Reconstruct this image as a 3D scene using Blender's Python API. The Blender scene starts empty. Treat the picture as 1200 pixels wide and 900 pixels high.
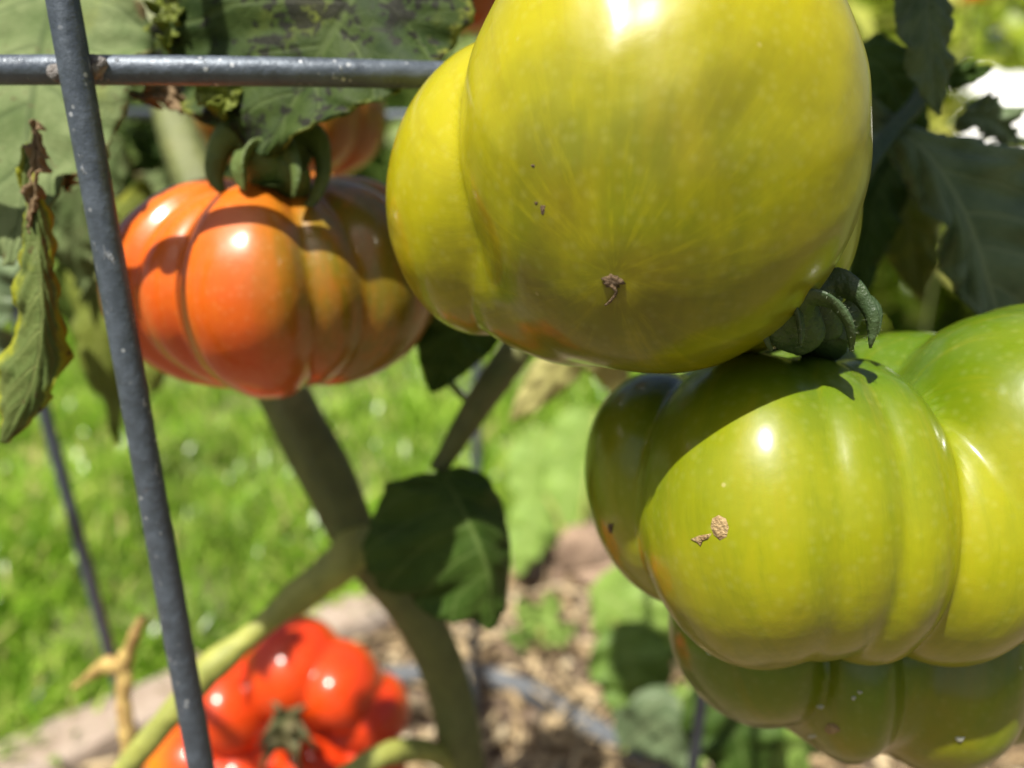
import bpy, math, random
import numpy as np
from mathutils import Vector
from mathutils.bvhtree import BVHTree

random.seed(7)
RNG = np.random.default_rng(7)
scene = bpy.context.scene
COL = scene.collection
rad = math.radians

# ------------------------------------------------------------------ camera
PITCH = rad(17.0)
CAM = np.array([0.0, 0.0, 0.5])
FPX = 950.0                                   # focal length in photo pixels (1200 wide)
FW = np.array([0, math.cos(PITCH), -math.sin(PITCH)])
RT = np.array([1.0, 0, 0])
UP = np.array([0, math.sin(PITCH), math.cos(PITCH)])
cam_data = bpy.data.cameras.new('camera')
cam_data.sensor_width = 36.0
cam_data.lens = 36.0 * FPX / 1200.0
cam_data.clip_start = 0.005
cam_data.clip_end = 500.0
cam_data.dof.use_dof = True
cam_data.dof.focus_distance = 0.144
cam_data.dof.aperture_fstop = cam_data.lens / 3.4     # a 3.4 mm entrance pupil, like a phone
cam = bpy.data.objects.new('camera', cam_data)
cam.location = CAM
cam.rotation_euler = (math.pi / 2 - PITCH, 0, 0)
COL.objects.link(cam)
scene.camera = cam

# ------------------------------------------------------------------ light
SUN = np.array([-0.23, -0.33, 0.88]); SUN /= np.linalg.norm(SUN)
world = bpy.data.worlds.new('World'); scene.world = world
world.use_nodes = True
wn = world.node_tree
sky = wn.nodes.new('ShaderNodeTexSky')
sky.sky_type = 'NISHITA'
sky.sun_disc = False
sky.sun_elevation = math.asin(SUN[2])
sky.sun_rotation = math.atan2(SUN[0], SUN[1])
sky.dust_density = 4.0
bg = wn.nodes['Background']
bg.inputs['Strength'].default_value = 0.05
wn.links.new(sky.outputs[0], bg.inputs['Color'])
sun_data = bpy.data.lights.new('sun', 'SUN')
sun_data.energy = 5.0
sun_data.angle = rad(0.8)
sun_data.color = (1.0, 0.95, 0.86)
sun = bpy.data.objects.new('sun', sun_data)
sun.rotation_euler = Vector(SUN).to_track_quat('Z', 'Y').to_euler()
sun.location = (0, 0, 5)
COL.objects.link(sun)
vs = scene.view_settings
vs.view_transform = 'Standard'; vs.look = 'None'; vs.gamma = 1.0
vs.use_curve_mapping = False
vs.exposure = 0.85
scene.cycles.max_bounces = 8
scene.cycles.use_denoising = True


# ------------------------------------------------------------------ helpers
def P(px, py, d):
    """A point d metres deep along the viewing direction, seen at photo pixel px, py."""
    return CAM + d * (FW + (px - 600) / FPX * RT + (450 - py) / FPX * UP)


def ground_depth(py, z=0.0):
    return (CAM[2] - z) / (math.sin(PITCH) + (py - 450) / FPX * math.cos(PITCH))


def G(px, py, z=0.0):
    return P(px, py, ground_depth(py, z))


def world_loc(o):
    v = Vector((0, 0, 0))
    while o is not None:
        v += o.location
        o = o.parent
    return np.array(v)


def tag(o, label=None, cat=None, group=None, kind=None):
    if label: o['label'] = label
    if cat: o['category'] = cat
    if group: o['group'] = group
    if kind: o['kind'] = kind
    return o


def thing(name, loc, label, cat, group=None):
    o = bpy.data.objects.new(name, None)
    o.empty_display_size = 0.02
    o.location = tuple(loc)
    COL.objects.link(o)
    return tag(o, label, cat, group)


def mk(name, V, F, mat, parent=None, smooth=True, attrs=None, uv=None, label=None, kind=None, mats=None, midx=None):
    V = np.asarray(V, dtype=float)
    if parent is not None:
        V = V - world_loc(parent)
    me = bpy.data.meshes.new(name)
    if isinstance(F, np.ndarray):
        n, k = F.shape
        me.vertices.add(len(V)); me.vertices.foreach_set('co', V.astype(np.float32).ravel())
        me.loops.add(n * k); me.loops.foreach_set('vertex_index', F.astype(np.int32).ravel())
        me.polygons.add(n)
        me.polygons.foreach_set('loop_start', np.arange(0, n * k, k, dtype=np.int32))
        me.polygons.foreach_set('loop_total', np.full(n, k, dtype=np.int32))
        me.update(calc_edges=True)
    else:
        me.from_pydata(V.tolist(), [], F)
    if smooth:
        me.polygons.foreach_set('use_smooth', [True] * len(me.polygons))
    if attrs:
        for k_, a in attrs.items():
            at = me.attributes.new(k_, 'FLOAT', 'POINT')
            at.data.foreach_set('value', np.asarray(a, dtype=np.float32))
    if uv is not None:
        ul = me.uv_layers.new(name='UVMap')
        li = np.zeros(len(me.loops), dtype=np.int32)
        me.loops.foreach_get('vertex_index', li)
        ul.data.foreach_set('uv', np.asarray(uv, dtype=np.float32)[li].ravel())
    if mats:
        for m in mats: me.materials.append(m)
        if midx is not None:
            me.polygons.foreach_set('material_index', np.asarray(midx, dtype=np.int32))
    else:
        me.materials.append(mat)
    me.update()
    o = bpy.data.objects.new(name, me)
    COL.objects.link(o)
    if parent is not None:
        o.parent = parent
    if label: o['label'] = label
    if kind: o['kind'] = kind
    return o


def spline(pts, n):
    """Catmull-Rom resampling of a list of k-vectors to n stations by chord length."""
    p = np.asarray(pts, dtype=float)
    if len(p) == 2:
        t = np.linspace(0, 1, n)[:, None]
        return p[0] * (1 - t) + p[1] * t
    d = np.linalg.norm(np.diff(p[:, :3], axis=0), axis=1) + 1e-9
    s = np.concatenate([[0], np.cumsum(d)])
    ext = np.vstack([2 * p[0] - p[1], p, 2 * p[-1] - p[-2]])
    out = []
    for x in np.linspace(0, s[-1], n):
        i = min(np.searchsorted(s, x, side='right') - 1, len(p) - 2)
        t = (x - s[i]) / (s[i + 1] - s[i])
        a, b, c, e = ext[i], ext[i + 1], ext[i + 2], ext[i + 3]
        out.append(0.5 * ((2 * b) + (c - a) * t + (2 * a - 5 * b + 4 * c - e) * t * t + (3 * b - a - 3 * c + e) * t ** 3))
    return np.array(out)


def frames(path, hint=np.array([0.13, 0.21, 0.97])):
    T = np.gradient(path, axis=0)
    T /= np.linalg.norm(T, axis=1)[:, None] + 1e-12
    N = np.zeros_like(T); h = hint
    for i in range(len(T)):
        n = h - T[i] * (h @ T[i])
        if np.linalg.norm(n) < 1e-4:
            n = np.array([1.0, 0, 0]) - T[i] * T[i][0]
        N[i] = n / np.linalg.norm(n); h = N[i]
    return T, N, np.cross(T, N)


def noise1(x, seed=0):
    r = np.random.default_rng(seed)
    y = 0
    for k in range(5):
        y = y + math.pow(0.6, k) * np.sin(x * (1.7 ** k) * 2.1 + r.uniform(0, 6.28))
    return y / 2.3


def tube(name, pts, mat, parent=None, n=60, sides=14, flat=1.0, lump=0.0, seed=1, hint=np.array([0.13, 0.21, 0.97]), label=None, cap=True, ridge=0.0):
    """pts: rows of world x, y, z, radius."""
    q = spline(pts, n)
    path, r = q[:, :3], np.maximum(q[:, 3], 1e-5)
    T, N, B = frames(path, hint)
    a = np.linspace(0, 2 * np.pi, sides, endpoint=False)
    V = []
    for i in range(n):
        rr = r[i] * (1 + lump * noise1(np.array(i * 0.35), seed) + lump * 0.6 * np.sin(2 * a + seed + i * 0.2) + ridge * np.sin(5 * a + 0.04 * i))
        V.append(path[i] + (np.cos(a) * rr)[:, None] * N[i] * flat + (np.sin(a) * rr)[:, None] * B[i])
    V = np.vstack(V)
    F = []
    for i in range(n - 1):
        for j in range(sides):
            k = (j + 1) % sides
            F.append((i * sides + j, i * sides + k, (i + 1) * sides + k, (i + 1) * sides + j))
    if cap:
        F.append(tuple(reversed(range(sides)))); F.append(tuple(range((n - 1) * sides, n * sides)))
    return mk(name, V, F, mat, parent, label=label)


def pxtube(name, pts, mat, parent=None, **kw):
    """pts: photo x, y, depth, width in photo pixels."""
    return tube(name, [list(P(x, y, d)) + [w * 0.5 * d / FPX] for x, y, d, w in pts], mat, parent, **kw)


# ------------------------------------------------------------------ materials
class NT:
    def __init__(self, name):
        self.m = bpy.data.materials.new(name); self.m.use_nodes = True
        self.t = self.m.node_tree; self.n = self.t.nodes; self.n.clear()
        self.out = self.n.new('ShaderNodeOutputMaterial')
    def N(self, typ, ins=None, **props):
        x = self.n.new(typ)
        for k, v in props.items(): setattr(x, k, v)
        if ins:
            for k, v in ins.items(): self.put(x.inputs[k], v)
        return x
    def put(self, sock, v):
        if hasattr(v, 'is_linked') or isinstance(v, bpy.types.NodeSocket): self.t.links.new(v, sock)
        else:
            if isinstance(v, tuple) and len(v) == 3 and sock.type == 'RGBA': v = v + (1,)
            sock.default_value = v
    def math(self, op, a, b=0.0, c=0.0, clamp=False):
        x = self.N('ShaderNodeMath', {0: a, 1: b, 2: c}, operation=op, use_clamp=clamp); return x.outputs[0]
    def mix(self, f, a, b, blend='MIX'):
        x = self.N('ShaderNodeMix', {0: f, 6: a, 7: b}, data_type='RGBA', blend_type=blend); return x.outputs[2]
    def noise(self, vec, scale, detail=3, rough=0.55, dist=0.0):
        return self.N('ShaderNodeTexNoise', {'Vector': vec, 'Scale': scale, 'Detail': detail, 'Roughness': rough, 'Distortion': dist}).outputs[0]
    def smooth(self, v, lo, hi, a=0.0, b=1.0):
        return self.N('ShaderNodeMapRange', {0: v, 1: lo, 2: hi, 3: a, 4: b}, interpolation_type='SMOOTHSTEP').outputs[0]
    def obj(self): return self.N('ShaderNodeTexCoord').outputs['Object']
    def attr(self, name): return self.N('ShaderNodeAttribute', attribute_name=name).outputs['Fac']
    def bump(self, h, dist, strength=1.0):
        return self.N('ShaderNodeBump', {'Height': h, 'Distance': dist, 'Strength': strength}).outputs[0]
    def done(self, shader):
        self.t.links.new(shader, self.out.inputs['Surface']); return self.m


def tomato_mat(name, c_main, c_stem, c_blush, stem_rng=(0.25, 0.75), side=None, rough=0.36, speck=(0.5, 0.42, 0.2), sss=0.15, sub=(1.0, 0.55, 0.12)):
    t = NT(name); o = t.obj()
    st = t.attr('stemward')                       # 0 at the stem end, 1 at the blossom end
    n1 = t.noise(o, 28, 3)
    n2 = t.noise(t.N('ShaderNodeMapping', {'Vector': o, 'Scale': (1.0, 1.0, 0.28)}).outputs[0], 110, 4, 0.6)
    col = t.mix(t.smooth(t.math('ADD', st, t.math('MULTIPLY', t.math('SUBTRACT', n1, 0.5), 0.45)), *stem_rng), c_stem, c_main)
    bl = t.smooth(t.math('ADD', t.math('MULTIPLY', n1, 0.8), t.math('MULTIPLY', st, 0.55)), 0.72, 1.05)
    col = t.mix(t.math('MULTIPLY', bl, 0.75), col, c_blush)
    if side:                                      # unripe flank: pigment changes across the fruit
        c_side, axis, lo, hi = side
        dp = t.N('ShaderNodeVectorMath', {0: o, 1: axis}, operation='DOT_PRODUCT').outputs['Value']
        dp = t.math('ADD', dp, t.math('MULTIPLY', t.math('SUBTRACT', n1, 0.5), 0.035))
        col = t.mix(t.smooth(dp, lo, hi), col, c_side)
    col = t.mix(t.math('MULTIPLY', t.smooth(n2, 0.42, 0.72), 0.30), col, c_stem)
    mer = t.N('ShaderNodeCombineXYZ', {0: t.attr('lonx'), 1: t.attr('lony'), 2: t.math('MULTIPLY', st, 0.35)}).outputs[0]
    sk = t.noise(mer, 7.0, 6, 0.7)
    col = t.mix(t.math('MULTIPLY', t.smooth(sk, 0.48, 0.68), 0.24), col, c_stem)
    col = t.mix(t.math('MULTIPLY', t.smooth(sk, 0.50, 0.34), 0.16), col, c_blush)
    v = t.N('ShaderNodeTexVoronoi', {'Vector': o, 'Scale': 160.0, 'Randomness': 1.0})
    dot = t.smooth(v.outputs['Distance'], 0.03, 0.10, 1, 0)
    pick = t.smooth(t.noise(o, 45, 2), 0.55, 0.66)
    col = t.mix(t.math('MULTIPLY', t.math('MULTIPLY', dot, pick), 0.38), col, speck)
    v2 = t.N('ShaderNodeTexVoronoi', {'Vector': o, 'Scale': 420.0, 'Randomness': 1.0})
    fine = t.smooth(v2.outputs['Distance'], 0.0, 0.5, 1, 0)
    col = t.mix(t.math('MULTIPLY', fine, 0.03), col, (0.8, 0.8, 0.4))
    h = t.math('ADD', t.math('MULTIPLY', t.noise(o, 130, 2), 0.6), t.math('MULTIPLY', t.noise(o, 900, 2), 0.05))
    bmp = t.bump(h, 0.0012, 0.35)
    rg = t.smooth(t.noise(o, 60, 4, 0.65), 0.3, 0.75, rough - 0.06, rough + 0.12)
    b = t.N('ShaderNodeBsdfPrincipled', {'Base Color': col, 'Roughness': rg, 'IOR': 1.45, 'Normal': bmp, 'Specular IOR Level': 0.22,
            'Subsurface Weight': sss, 'Subsurface Radius': sub, 'Subsurface Scale': 0.006,
            'Coat Weight': 0.65, 'Coat Roughness': 0.18, 'Coat IOR': 1.5})
    return t.done(b.outputs[0])


def plain_mat(name, c1, c2, scale=60, rough=0.6, bump=0.001, trans=0.0, c3=None, sss=0.0, stretch=None, spec=0.5):
    t = NT(name); o = t.obj()
    if stretch: o = t.N('ShaderNodeMapping', {'Vector': o, 'Scale': stretch}).outputs[0]
    n = t.noise(o, scale, 5, 0.6)
    col = t.mix(t.smooth(n, 0.3, 0.7), c1, c2)
    if c3: col = t.mix(t.smooth(t.noise(o, scale * 0.35, 4, 0.65), 0.55, 0.72), col, c3)
    ins = {'Base Color': col, 'Roughness': rough, 'Normal': t.bump(t.noise(o, scale * 2.5, 4), bump), 'Specular IOR Level': spec}
    if sss: ins.update({'Subsurface Weight': sss, 'Subsurface Radius': (0.6, 1, 0.2), 'Subsurface Scale': 0.004})
    b = t.N('ShaderNodeBsdfPrincipled', ins).outputs[0]
    if trans:
        tr = t.N('ShaderNodeBsdfTranslucent', {'Color': col}).outputs[0]
        b = t.N('ShaderNodeMixShader', {0: trans, 1: b, 2: tr}).outputs[0]
    return t.done(b)


def leaf_mat(name, c1, c2, vein, edge=None, edge_w=0.3, spot=None, spot_amt=0.0, yellow=None, yellow_amt=0.0, trans=0.3, nveins=7.0, rough=0.45, under=None, vein_amt=0.6):
    t = NT(name); o = t.obj()
    uv = t.N('ShaderNodeUVMap').outputs[0]
    sx = t.N('ShaderNodeSeparateXYZ', {0: uv})
    u, v = sx.outputs[0], t.math('MULTIPLY', t.math('SUBTRACT', sx.outputs[1], 0.5), 2.0)
    av = t.math('ABSOLUTE', v)
    n1 = t.noise(o, 70, 5, 0.65)
    n3 = t.noise(o, 300, 3, 0.6)
    col = t.mix(t.smooth(n1, 0.3, 0.7), c1, c2)
    if yellow:
        yn = t.noise(o, 38, 4, 0.6)
        col = t.mix(t.smooth(yn, 0.62 - yellow_amt, 0.78 - yellow_amt), col, yellow)
    # veins: midrib and side veins that sweep towards the tip
    wob = t.math('MULTIPLY', t.math('SUBTRACT', n1, 0.5), 0.05)
    ph = t.math('ADD', t.math('MULTIPLY', t.math('SUBTRACT', t.math('ADD', u, wob), t.math('MULTIPLY', t.math('POWER', av, 1.25), 0.24)), nveins), t.math('MULTIPLY', t.math('GREATER_THAN', v, 0.0), 0.35))
    fr = t.math('ABSOLUTE', t.math('SUBTRACT', t.math('FRACT', ph), 0.5))
    sv = t.smooth(fr, 0.02, 0.075, 1, 0)
    mid = t.smooth(av, 0.015, 0.05, 1, 0)
    net = t.N('ShaderNodeTexVoronoi', {'Vector': o, 'Scale': 240.0}, feature='DISTANCE_TO_EDGE').outputs[0]
    nv = t.smooth(net, 0.0, 0.09, 1, 0)
    vv = t.math('MAXIMUM', t.math('MAXIMUM', t.math('MULTIPLY', sv, 0.75), mid), t.math('MULTIPLY', nv, 0.22))
    col = t.mix(t.math('MULTIPLY', vv, vein_amt), col, vein)
    if edge:
        e = t.smooth(t.math('ADD', av, t.math('MULTIPLY', t.math('SUBTRACT', t.noise(o, 110, 4, 0.7), 0.5), 0.9)), 1.0 - edge_w, 1.12 - edge_w * 0.5)
        col = t.mix(e, col, edge)
    if spot:
        vo = t.N('ShaderNodeTexVoronoi', {'Vector': t.mix(0.03, o, t.N('ShaderNodeTexNoise', {'Vector': o, 'Scale': 200.0}).outputs[1]), 'Scale': 85.0})
        sp = t.smooth(t.math('ADD', vo.outputs['Distance'], t.math('MULTIPLY', n3, 0.25)), spot_amt, spot_amt + 0.12, 1, 0)
        pk = t.smooth(t.noise(o, 75, 2), 0.36, 0.46)
        col = t.mix(t.math('MULTIPLY', t.math('MULTIPLY', sp, pk), 0.85), col, spot)
    if under:
        geo = t.N('ShaderNodeNewGeometry')
        col = t.mix(geo.outputs['Backfacing'], col, under)
    h = t.math('SUBTRACT', t.math('MULTIPLY', n3, 0.5), t.math('MULTIPLY', vv, 0.8))
    bmp = t.bump(h, 0.0006, 0.6)
    b = t.N('ShaderNodeBsdfPrincipled', {'Base Color': col, 'Roughness': rough, 'Normal': bmp, 'Specular IOR Level': 0.18}).outputs[0]
    tr = t.N('ShaderNodeBsdfTranslucent', {'Color': t.mix(0.45, col, (0.30, 0.42, 0.02)), 'Normal': bmp}).outputs[0]
    return t.done(t.N('ShaderNodeMixShader', {0: trans, 1: b, 2: tr}).outputs[0])


def blade_mat(name, stops, trans=0.3, rough=0.45, patch=None):
    t = NT(name)
    geo = t.N('ShaderNodeNewGeometry')
    cr = t.N('ShaderNodeValToRGB', {0: geo.outputs['Random Per Island']})
    el = cr.color_ramp.elements
    while len(el) < len(stops): el.new(0.5)
    for e, (p, c) in zip(el, stops): e.position = p; e.color = c + (1,)
    col = cr.outputs[0]
    if patch:
        col = t.mix(t.smooth(t.noise(t.obj(), patch[0], 3), 0.5, 0.68), col, t.mix(0.7, col, patch[1]))
    b = t.N('ShaderNodeBsdfPrincipled', {'Base Color': col, 'Roughness': rough, 'Specular IOR Level': 0.4}).outputs[0]
    tr = t.N('ShaderNodeBsdfTranslucent', {'Color': col}).outputs[0]
    return t.done(t.N('ShaderNodeMixShader', {0: trans, 1: b, 2: tr}).outputs[0])


def metal_mat(name, base, pale, rust):
    t = NT(name); o = t.obj()
    n = t.noise(o, 220, 5, 0.7)
    col = t.mix(t.smooth(n, 0.35, 0.7), base, tuple(x * 1.5 for x in base))
    scr = t.noise(t.N('ShaderNodeMapping', {'Vector': o, 'Scale': (1, 1, 0.35)}).outputs[0], 420, 4, 0.7)
    sm = t.smooth(scr, 0.62, 0.70)
    col = t.mix(t.math('MULTIPLY', sm, 0.8), col, pale)
    v = t.N('ShaderNodeTexVoronoi', {'Vector': o, 'Scale': 330.0})
    col = t.mix(t.math('MULTIPLY', t.smooth(v.outputs['Distance'], 0.12, 0.2, 1, 0), t.smooth(t.noise(o, 90, 2), 0.45, 0.6)), col, pale)
    col = t.mix(t.math('MULTIPLY', t.smooth(t.noise(o, 60, 4, 0.7), 0.66, 0.74), 0.6), col, rust)
    b = t.N('ShaderNodeBsdfPrincipled', {'Base Color': col, 'Metallic': 0.35, 'Roughness': t.smooth(n, 0.3, 0.7, 0.36, 0.55),
            'Normal': t.bump(t.math('ADD', n, t.math('MULTIPLY', sm, 0.4)), 0.0006, 0.7)})
    return t.done(b.outputs[0])


M = {}
M['yellow_tomato'] = tomato_mat('yellow_tomato_skin', (0.125, 0.142, 0.002), (0.34, 0.305, 0.002), (0.18, 0.135, 0.003), stem_rng=(0.52, 0.84))  # blossom end darkened in the skin colour to deepen the underside's shade
M['green_tomato'] = tomato_mat('green_tomato_skin', (0.255, 0.26, 0.004), (0.07, 0.125, 0.003), (0.31, 0.25, 0.006), stem_rng=(0.20, 0.60))
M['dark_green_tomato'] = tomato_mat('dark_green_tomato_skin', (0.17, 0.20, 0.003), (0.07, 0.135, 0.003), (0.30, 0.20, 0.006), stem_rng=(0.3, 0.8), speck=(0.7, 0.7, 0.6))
M['orange_tomato'] = tomato_mat('orange_tomato_skin', (0.56, 0.075, 0.008), (0.58, 0.13, 0.006), (0.58, 0.08, 0.025), stem_rng=(0.2, 0.6),
                                side=((0.165, 0.125, 0.010), (1, 0, 0), -0.002, 0.026), speck=(0.25, 0.05, 0.02))
M['red_tomato'] = tomato_mat('red_tomato_skin', (0.60, 0.035, 0.004), (0.60, 0.05, 0.004), (0.66, 0.13, 0.006), stem_rng=(0.1, 0.4), speck=(0.6, 0.1, 0.02), rough=0.42,
                             side=((0.64, 0.17, 0.006), (-0.9, 0.2, -0.5), 0.022, 0.05))
M['orange2_tomato'] = tomato_mat('deep_orange_tomato_skin', (0.36, 0.09, 0.010), (0.13, 0.10, 0.010), (0.5, 0.07, 0.012), stem_rng=(0.35, 0.75), speck=(0.3, 0.05, 0.02))
M['sepal'] = plain_mat('sepal_green', (0.075, 0.115, 0.025), (0.11, 0.155, 0.035), 160, 0.6, 0.0008, trans=0.12)
M['sepal_dark'] = plain_mat('sepal_dark_green', (0.028, 0.055, 0.018), (0.048, 0.08, 0.026), 160, 0.5, 0.0008, trans=0.08)
M['sepal_dry'] = plain_mat('sepal_dry', (0.10, 0.08, 0.03), (0.07, 0.09, 0.03), 120, 0.7, 0.001)
M['stem'] = plain_mat('stem_green', (0.13, 0.15, 0.04), (0.09, 0.105, 0.028), 90, 0.65, 0.0012, c3=(0.16, 0.16, 0.055))
M['stem_pale'] = plain_mat('stem_pale_green', (0.32, 0.33, 0.07), (0.21, 0.23, 0.05), 90, 0.6, 0.0012, sss=0.1)
M['twig'] = plain_mat('dry_yellow_twig', (0.52, 0.38, 0.12), (0.30, 0.18, 0.06), 160, 0.65, 0.0012)
M['cork'] = plain_mat('cork_scar', (0.42, 0.30, 0.14), (0.24, 0.15, 0.06), 500, 0.8, 0.0012)
M['scar_dark'] = plain_mat('dark_scar', (0.07, 0.045, 0.02), (0.16, 0.10, 0.05), 700, 0.85, 0.001)
M['scar_pale'] = plain_mat('pale_scuff', (0.34, 0.28, 0.03), (0.33, 0.27, 0.015), 500, 0.5, 0.0002)
M['fleck_pale'] = plain_mat('pale_fleck', (0.42, 0.44, 0.34), (0.5, 0.5, 0.42), 400, 0.6, 0.0002)
M['metal'] = metal_mat('cage_wire', (0.065, 0.08, 0.10), (0.34, 0.36, 0.38), (0.16, 0.08, 0.04))
M['weld'] = plain_mat('weld_rust', (0.10, 0.085, 0.075), (0.26, 0.25, 0.24), 500, 0.8, 0.001)
M['leaf_blight'] = leaf_mat('blighted_leaf', (0.017, 0.036, 0.007), (0.046, 0.072, 0.014), (0.085, 0.12, 0.035), edge=(0.24, 0.26, 0.05), edge_w=0.16,
                            rough=0.65, spot=(0.011, 0.008, 0.009), spot_amt=0.46, yellow=(0.13, 0.155, 0.025), yellow_amt=0.08, trans=0.22, nveins=5.0, under=(0.25, 0.3, 0.12))
M['leaf_pale'] = leaf_mat('pale_leaf', (0.095, 0.14, 0.045), (0.19, 0.235, 0.10), (0.05, 0.08, 0.025), edge=(0.20, 0.15, 0.07), edge_w=0.05, spot=(0.10, 0.065, 0.03), spot_amt=0.20, yellow=(0.23, 0.26, 0.07), yellow_amt=0.04, trans=0.25, nveins=5.0, vein_amt=0.55, rough=0.75)
M['leaf_curl'] = leaf_mat('curled_leaf', (0.10, 0.15, 0.04), (0.16, 0.20, 0.06), (0.26, 0.30, 0.10), edge=(0.34, 0.36, 0.03), edge_w=0.34, spot=(0.10, 0.06, 0.03), spot_amt=0.26,
                          yellow=(0.40, 0.42, 0.03), yellow_amt=0.05, trans=0.35, nveins=9.0)
M['leaf_dead'] = leaf_mat('dead_leaf', (0.16, 0.10, 0.05), (0.26, 0.19, 0.11), (0.10, 0.06, 0.03), trans=0.12, rough=0.8)
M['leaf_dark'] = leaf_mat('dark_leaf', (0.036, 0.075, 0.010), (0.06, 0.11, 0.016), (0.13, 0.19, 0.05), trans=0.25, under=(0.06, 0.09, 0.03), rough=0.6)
M['leaf_grey'] = leaf_mat('grey_green_leaf', (0.085, 0.125, 0.06), (0.14, 0.19, 0.095), (0.24, 0.29, 0.15), trans=0.16, spot=(0.05, 0.035, 0.03), spot_amt=0.08, rough=0.42)
M['leaf_olive'] = leaf_mat('olive_leaf', (0.13, 0.16, 0.03), (0.20, 0.24, 0.04), (0.28, 0.30, 0.08), trans=0.35, yellow=(0.38, 0.38, 0.04), yellow_amt=0.06)
M['leaf_light'] = leaf_mat('light_leaf', (0.20, 0.32, 0.06), (0.27, 0.40, 0.08), (0.36, 0.44, 0.15), trans=0.35, rough=0.5)
M['leaf_mid'] = leaf_mat('mid_green_leaf', (0.10, 0.18, 0.03), (0.16, 0.26, 0.05), (0.25, 0.33, 0.09), trans=0.3, yellow=(0.33, 0.36, 0.05), yellow_amt=0.0)
M['leaf_straw'] = leaf_mat('straw_leaf', (0.48, 0.46, 0.16), (0.55, 0.50, 0.22), (0.4, 0.35, 0.12), trans=0.35)
M['hose'] = plain_mat('grey_hose', (0.11, 0.12, 0.13), (0.06, 0.065, 0.07), 150, 0.5, 0.0006)
M['timber'] = plain_mat('weathered_timber', (0.36, 0.29, 0.23), (0.24, 0.18, 0.13), 26, 0.85, 0.004, c3=(0.44, 0.38, 0.32), stretch=(1.0, 1.0, 4.0))
M['soil'] = plain_mat('bed_soil', (0.10, 0.068, 0.045), (0.17, 0.12, 0.08), 30, 0.95, 0.006)
M['ground'] = plain_mat('lawn_ground', (0.07, 0.10, 0.02), (0.12, 0.14, 0.035), 7, 0.95, 0.008, c3=(0.15, 0.12, 0.06))
M['clod'] = plain_mat('earth_clod', (0.30, 0.21, 0.14), (0.18, 0.12, 0.08), 40, 0.95, 0.006, c3=(0.38, 0.29, 0.21))
M['grass'] = blade_mat('grass_blades', [(0.0, (0.10, 0.22, 0.010)), (0.35, (0.22, 0.41, 0.025)), (0.7, (0.36, 0.54, 0.06)), (0.90, (0.49, 0.60, 0.12)), (1.0, (0.62, 0.52, 0.22))], 0.42, 0.28,
                       patch=(3.2, (0.12, 0.18, 0.03)))
M['chips'] = blade_mat('mulch_chips', [(0.0, (0.09, 0.06, 0.03)), (0.35, (0.32, 0.225, 0.115)), (0.8, (0.50, 0.385, 0.22)), (1.0, (0.62, 0.54, 0.38))], 0.02, 0.8)


# ------------------------------------------------------------------ setting
GR = 240.0
mk('ground', [(-GR, -GR, 0), (GR, -GR, 0), (GR, GR, 0), (-GR, GR, 0)], [(0, 1, 2, 3)], M['ground'], smooth=False)['kind'] = 'structure'
E0, E1 = G(-20, 950), G(640, 642)                  # timber edging line between bed and lawn
ED = (E1 - E0); ED[2] = 0; ED /= np.linalg.norm(ED)
EN = np.array([-ED[1], ED[0], 0])                  # away from the camera, towards the lawn
EA = E0 - ED * 0.9
bed = [EA + EN * 0.0, E1 + ED * 0.4, E1 + ED * 0.9 + np.array([0.6, -0.1, 0]), np.array([2.2, 0.8, 0]), np.array([2.2, -1.2, 0]), np.array([-2.2, -1.2, 0]), np.array([-2.2, EA[1] - 0.3, 0])]
mk('garden_bed', [(x, y, 0.006) for x, y, z in bed], [tuple(reversed(range(len(bed))))], M['soil'], smooth=False)['kind'] = 'structure'


def in_bed(x, y):
    inside = np.zeros(x.shape, bool)
    n = len(bed)
    for i in range(n):
        (x1, y1, _), (x2, y2, _) = bed[i], bed[(i + 1) % n]
        c = ((y1 > y) != (y2 > y)) & (x < (x2 - x1) * (y - y1) / (y2 - y1 + 1e-12) + x1)
        inside ^= c
    return inside


def blades(n, y0, y1, h0, h1, wid, seed):
    r = np.random.default_rng(seed)
    y = y0 * (y1 / y0) ** r.random(n)
    x = (r.random(n) * 2 - 1) * (y * 0.72 + 0.25)
    keep = ~in_bed(x, y)
    # thin, tufted growth
    cl = np.sin(x * 9 + 1.3 * np.sin(y * 7)) * np.sin(y * 8 + 1.7 * np.sin(x * 5)) + 0.35 * np.sin(x * 31) * np.sin(y * 29)
    keep &= (r.random(n) < 0.62 + 0.45 * cl)
    x, y, cl = x[keep], y[keep], cl[keep]
    n = len(x)
    h = (h0 + (h1 - h0) * r.random(n)) * (0.85 + 0.3 * cl)
    a = r.random(n) * 2 * np.pi; b = r.random(n) * 2 * np.pi
    lean = h * (0.25 + 0.9 * r.random(n))
    w = wid * (0.6 + 0.8 * r.random(n))
    dx, dy = np.cos(a) * w / 2, np.sin(a) * w / 2
    lx, ly = np.cos(b) * lean, np.sin(b) * lean
    z0 = np.zeros(n)
    V = np.stack([
        np.stack([x - dx, y - dy, z0], 1), np.stack([x + dx, y + dy, z0], 1),
        np.stack([x - dx * .8 + lx * .35, y - dy * .8 + ly * .35, h * .62], 1), np.stack([x + dx * .8 + lx * .35, y + dy * .8 + ly * .35, h * .62], 1),
        np.stack([x + lx, y + ly, h * .92], 1)], 1).reshape(-1, 3)
    i = np.arange(n)[:, None] * 5
    F = np.vstack([i + np.array([[0, 1, 3]]), i + np.array([[0, 3, 2]]), i + np.array([[2, 3, 4]])])
    return V, F


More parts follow.
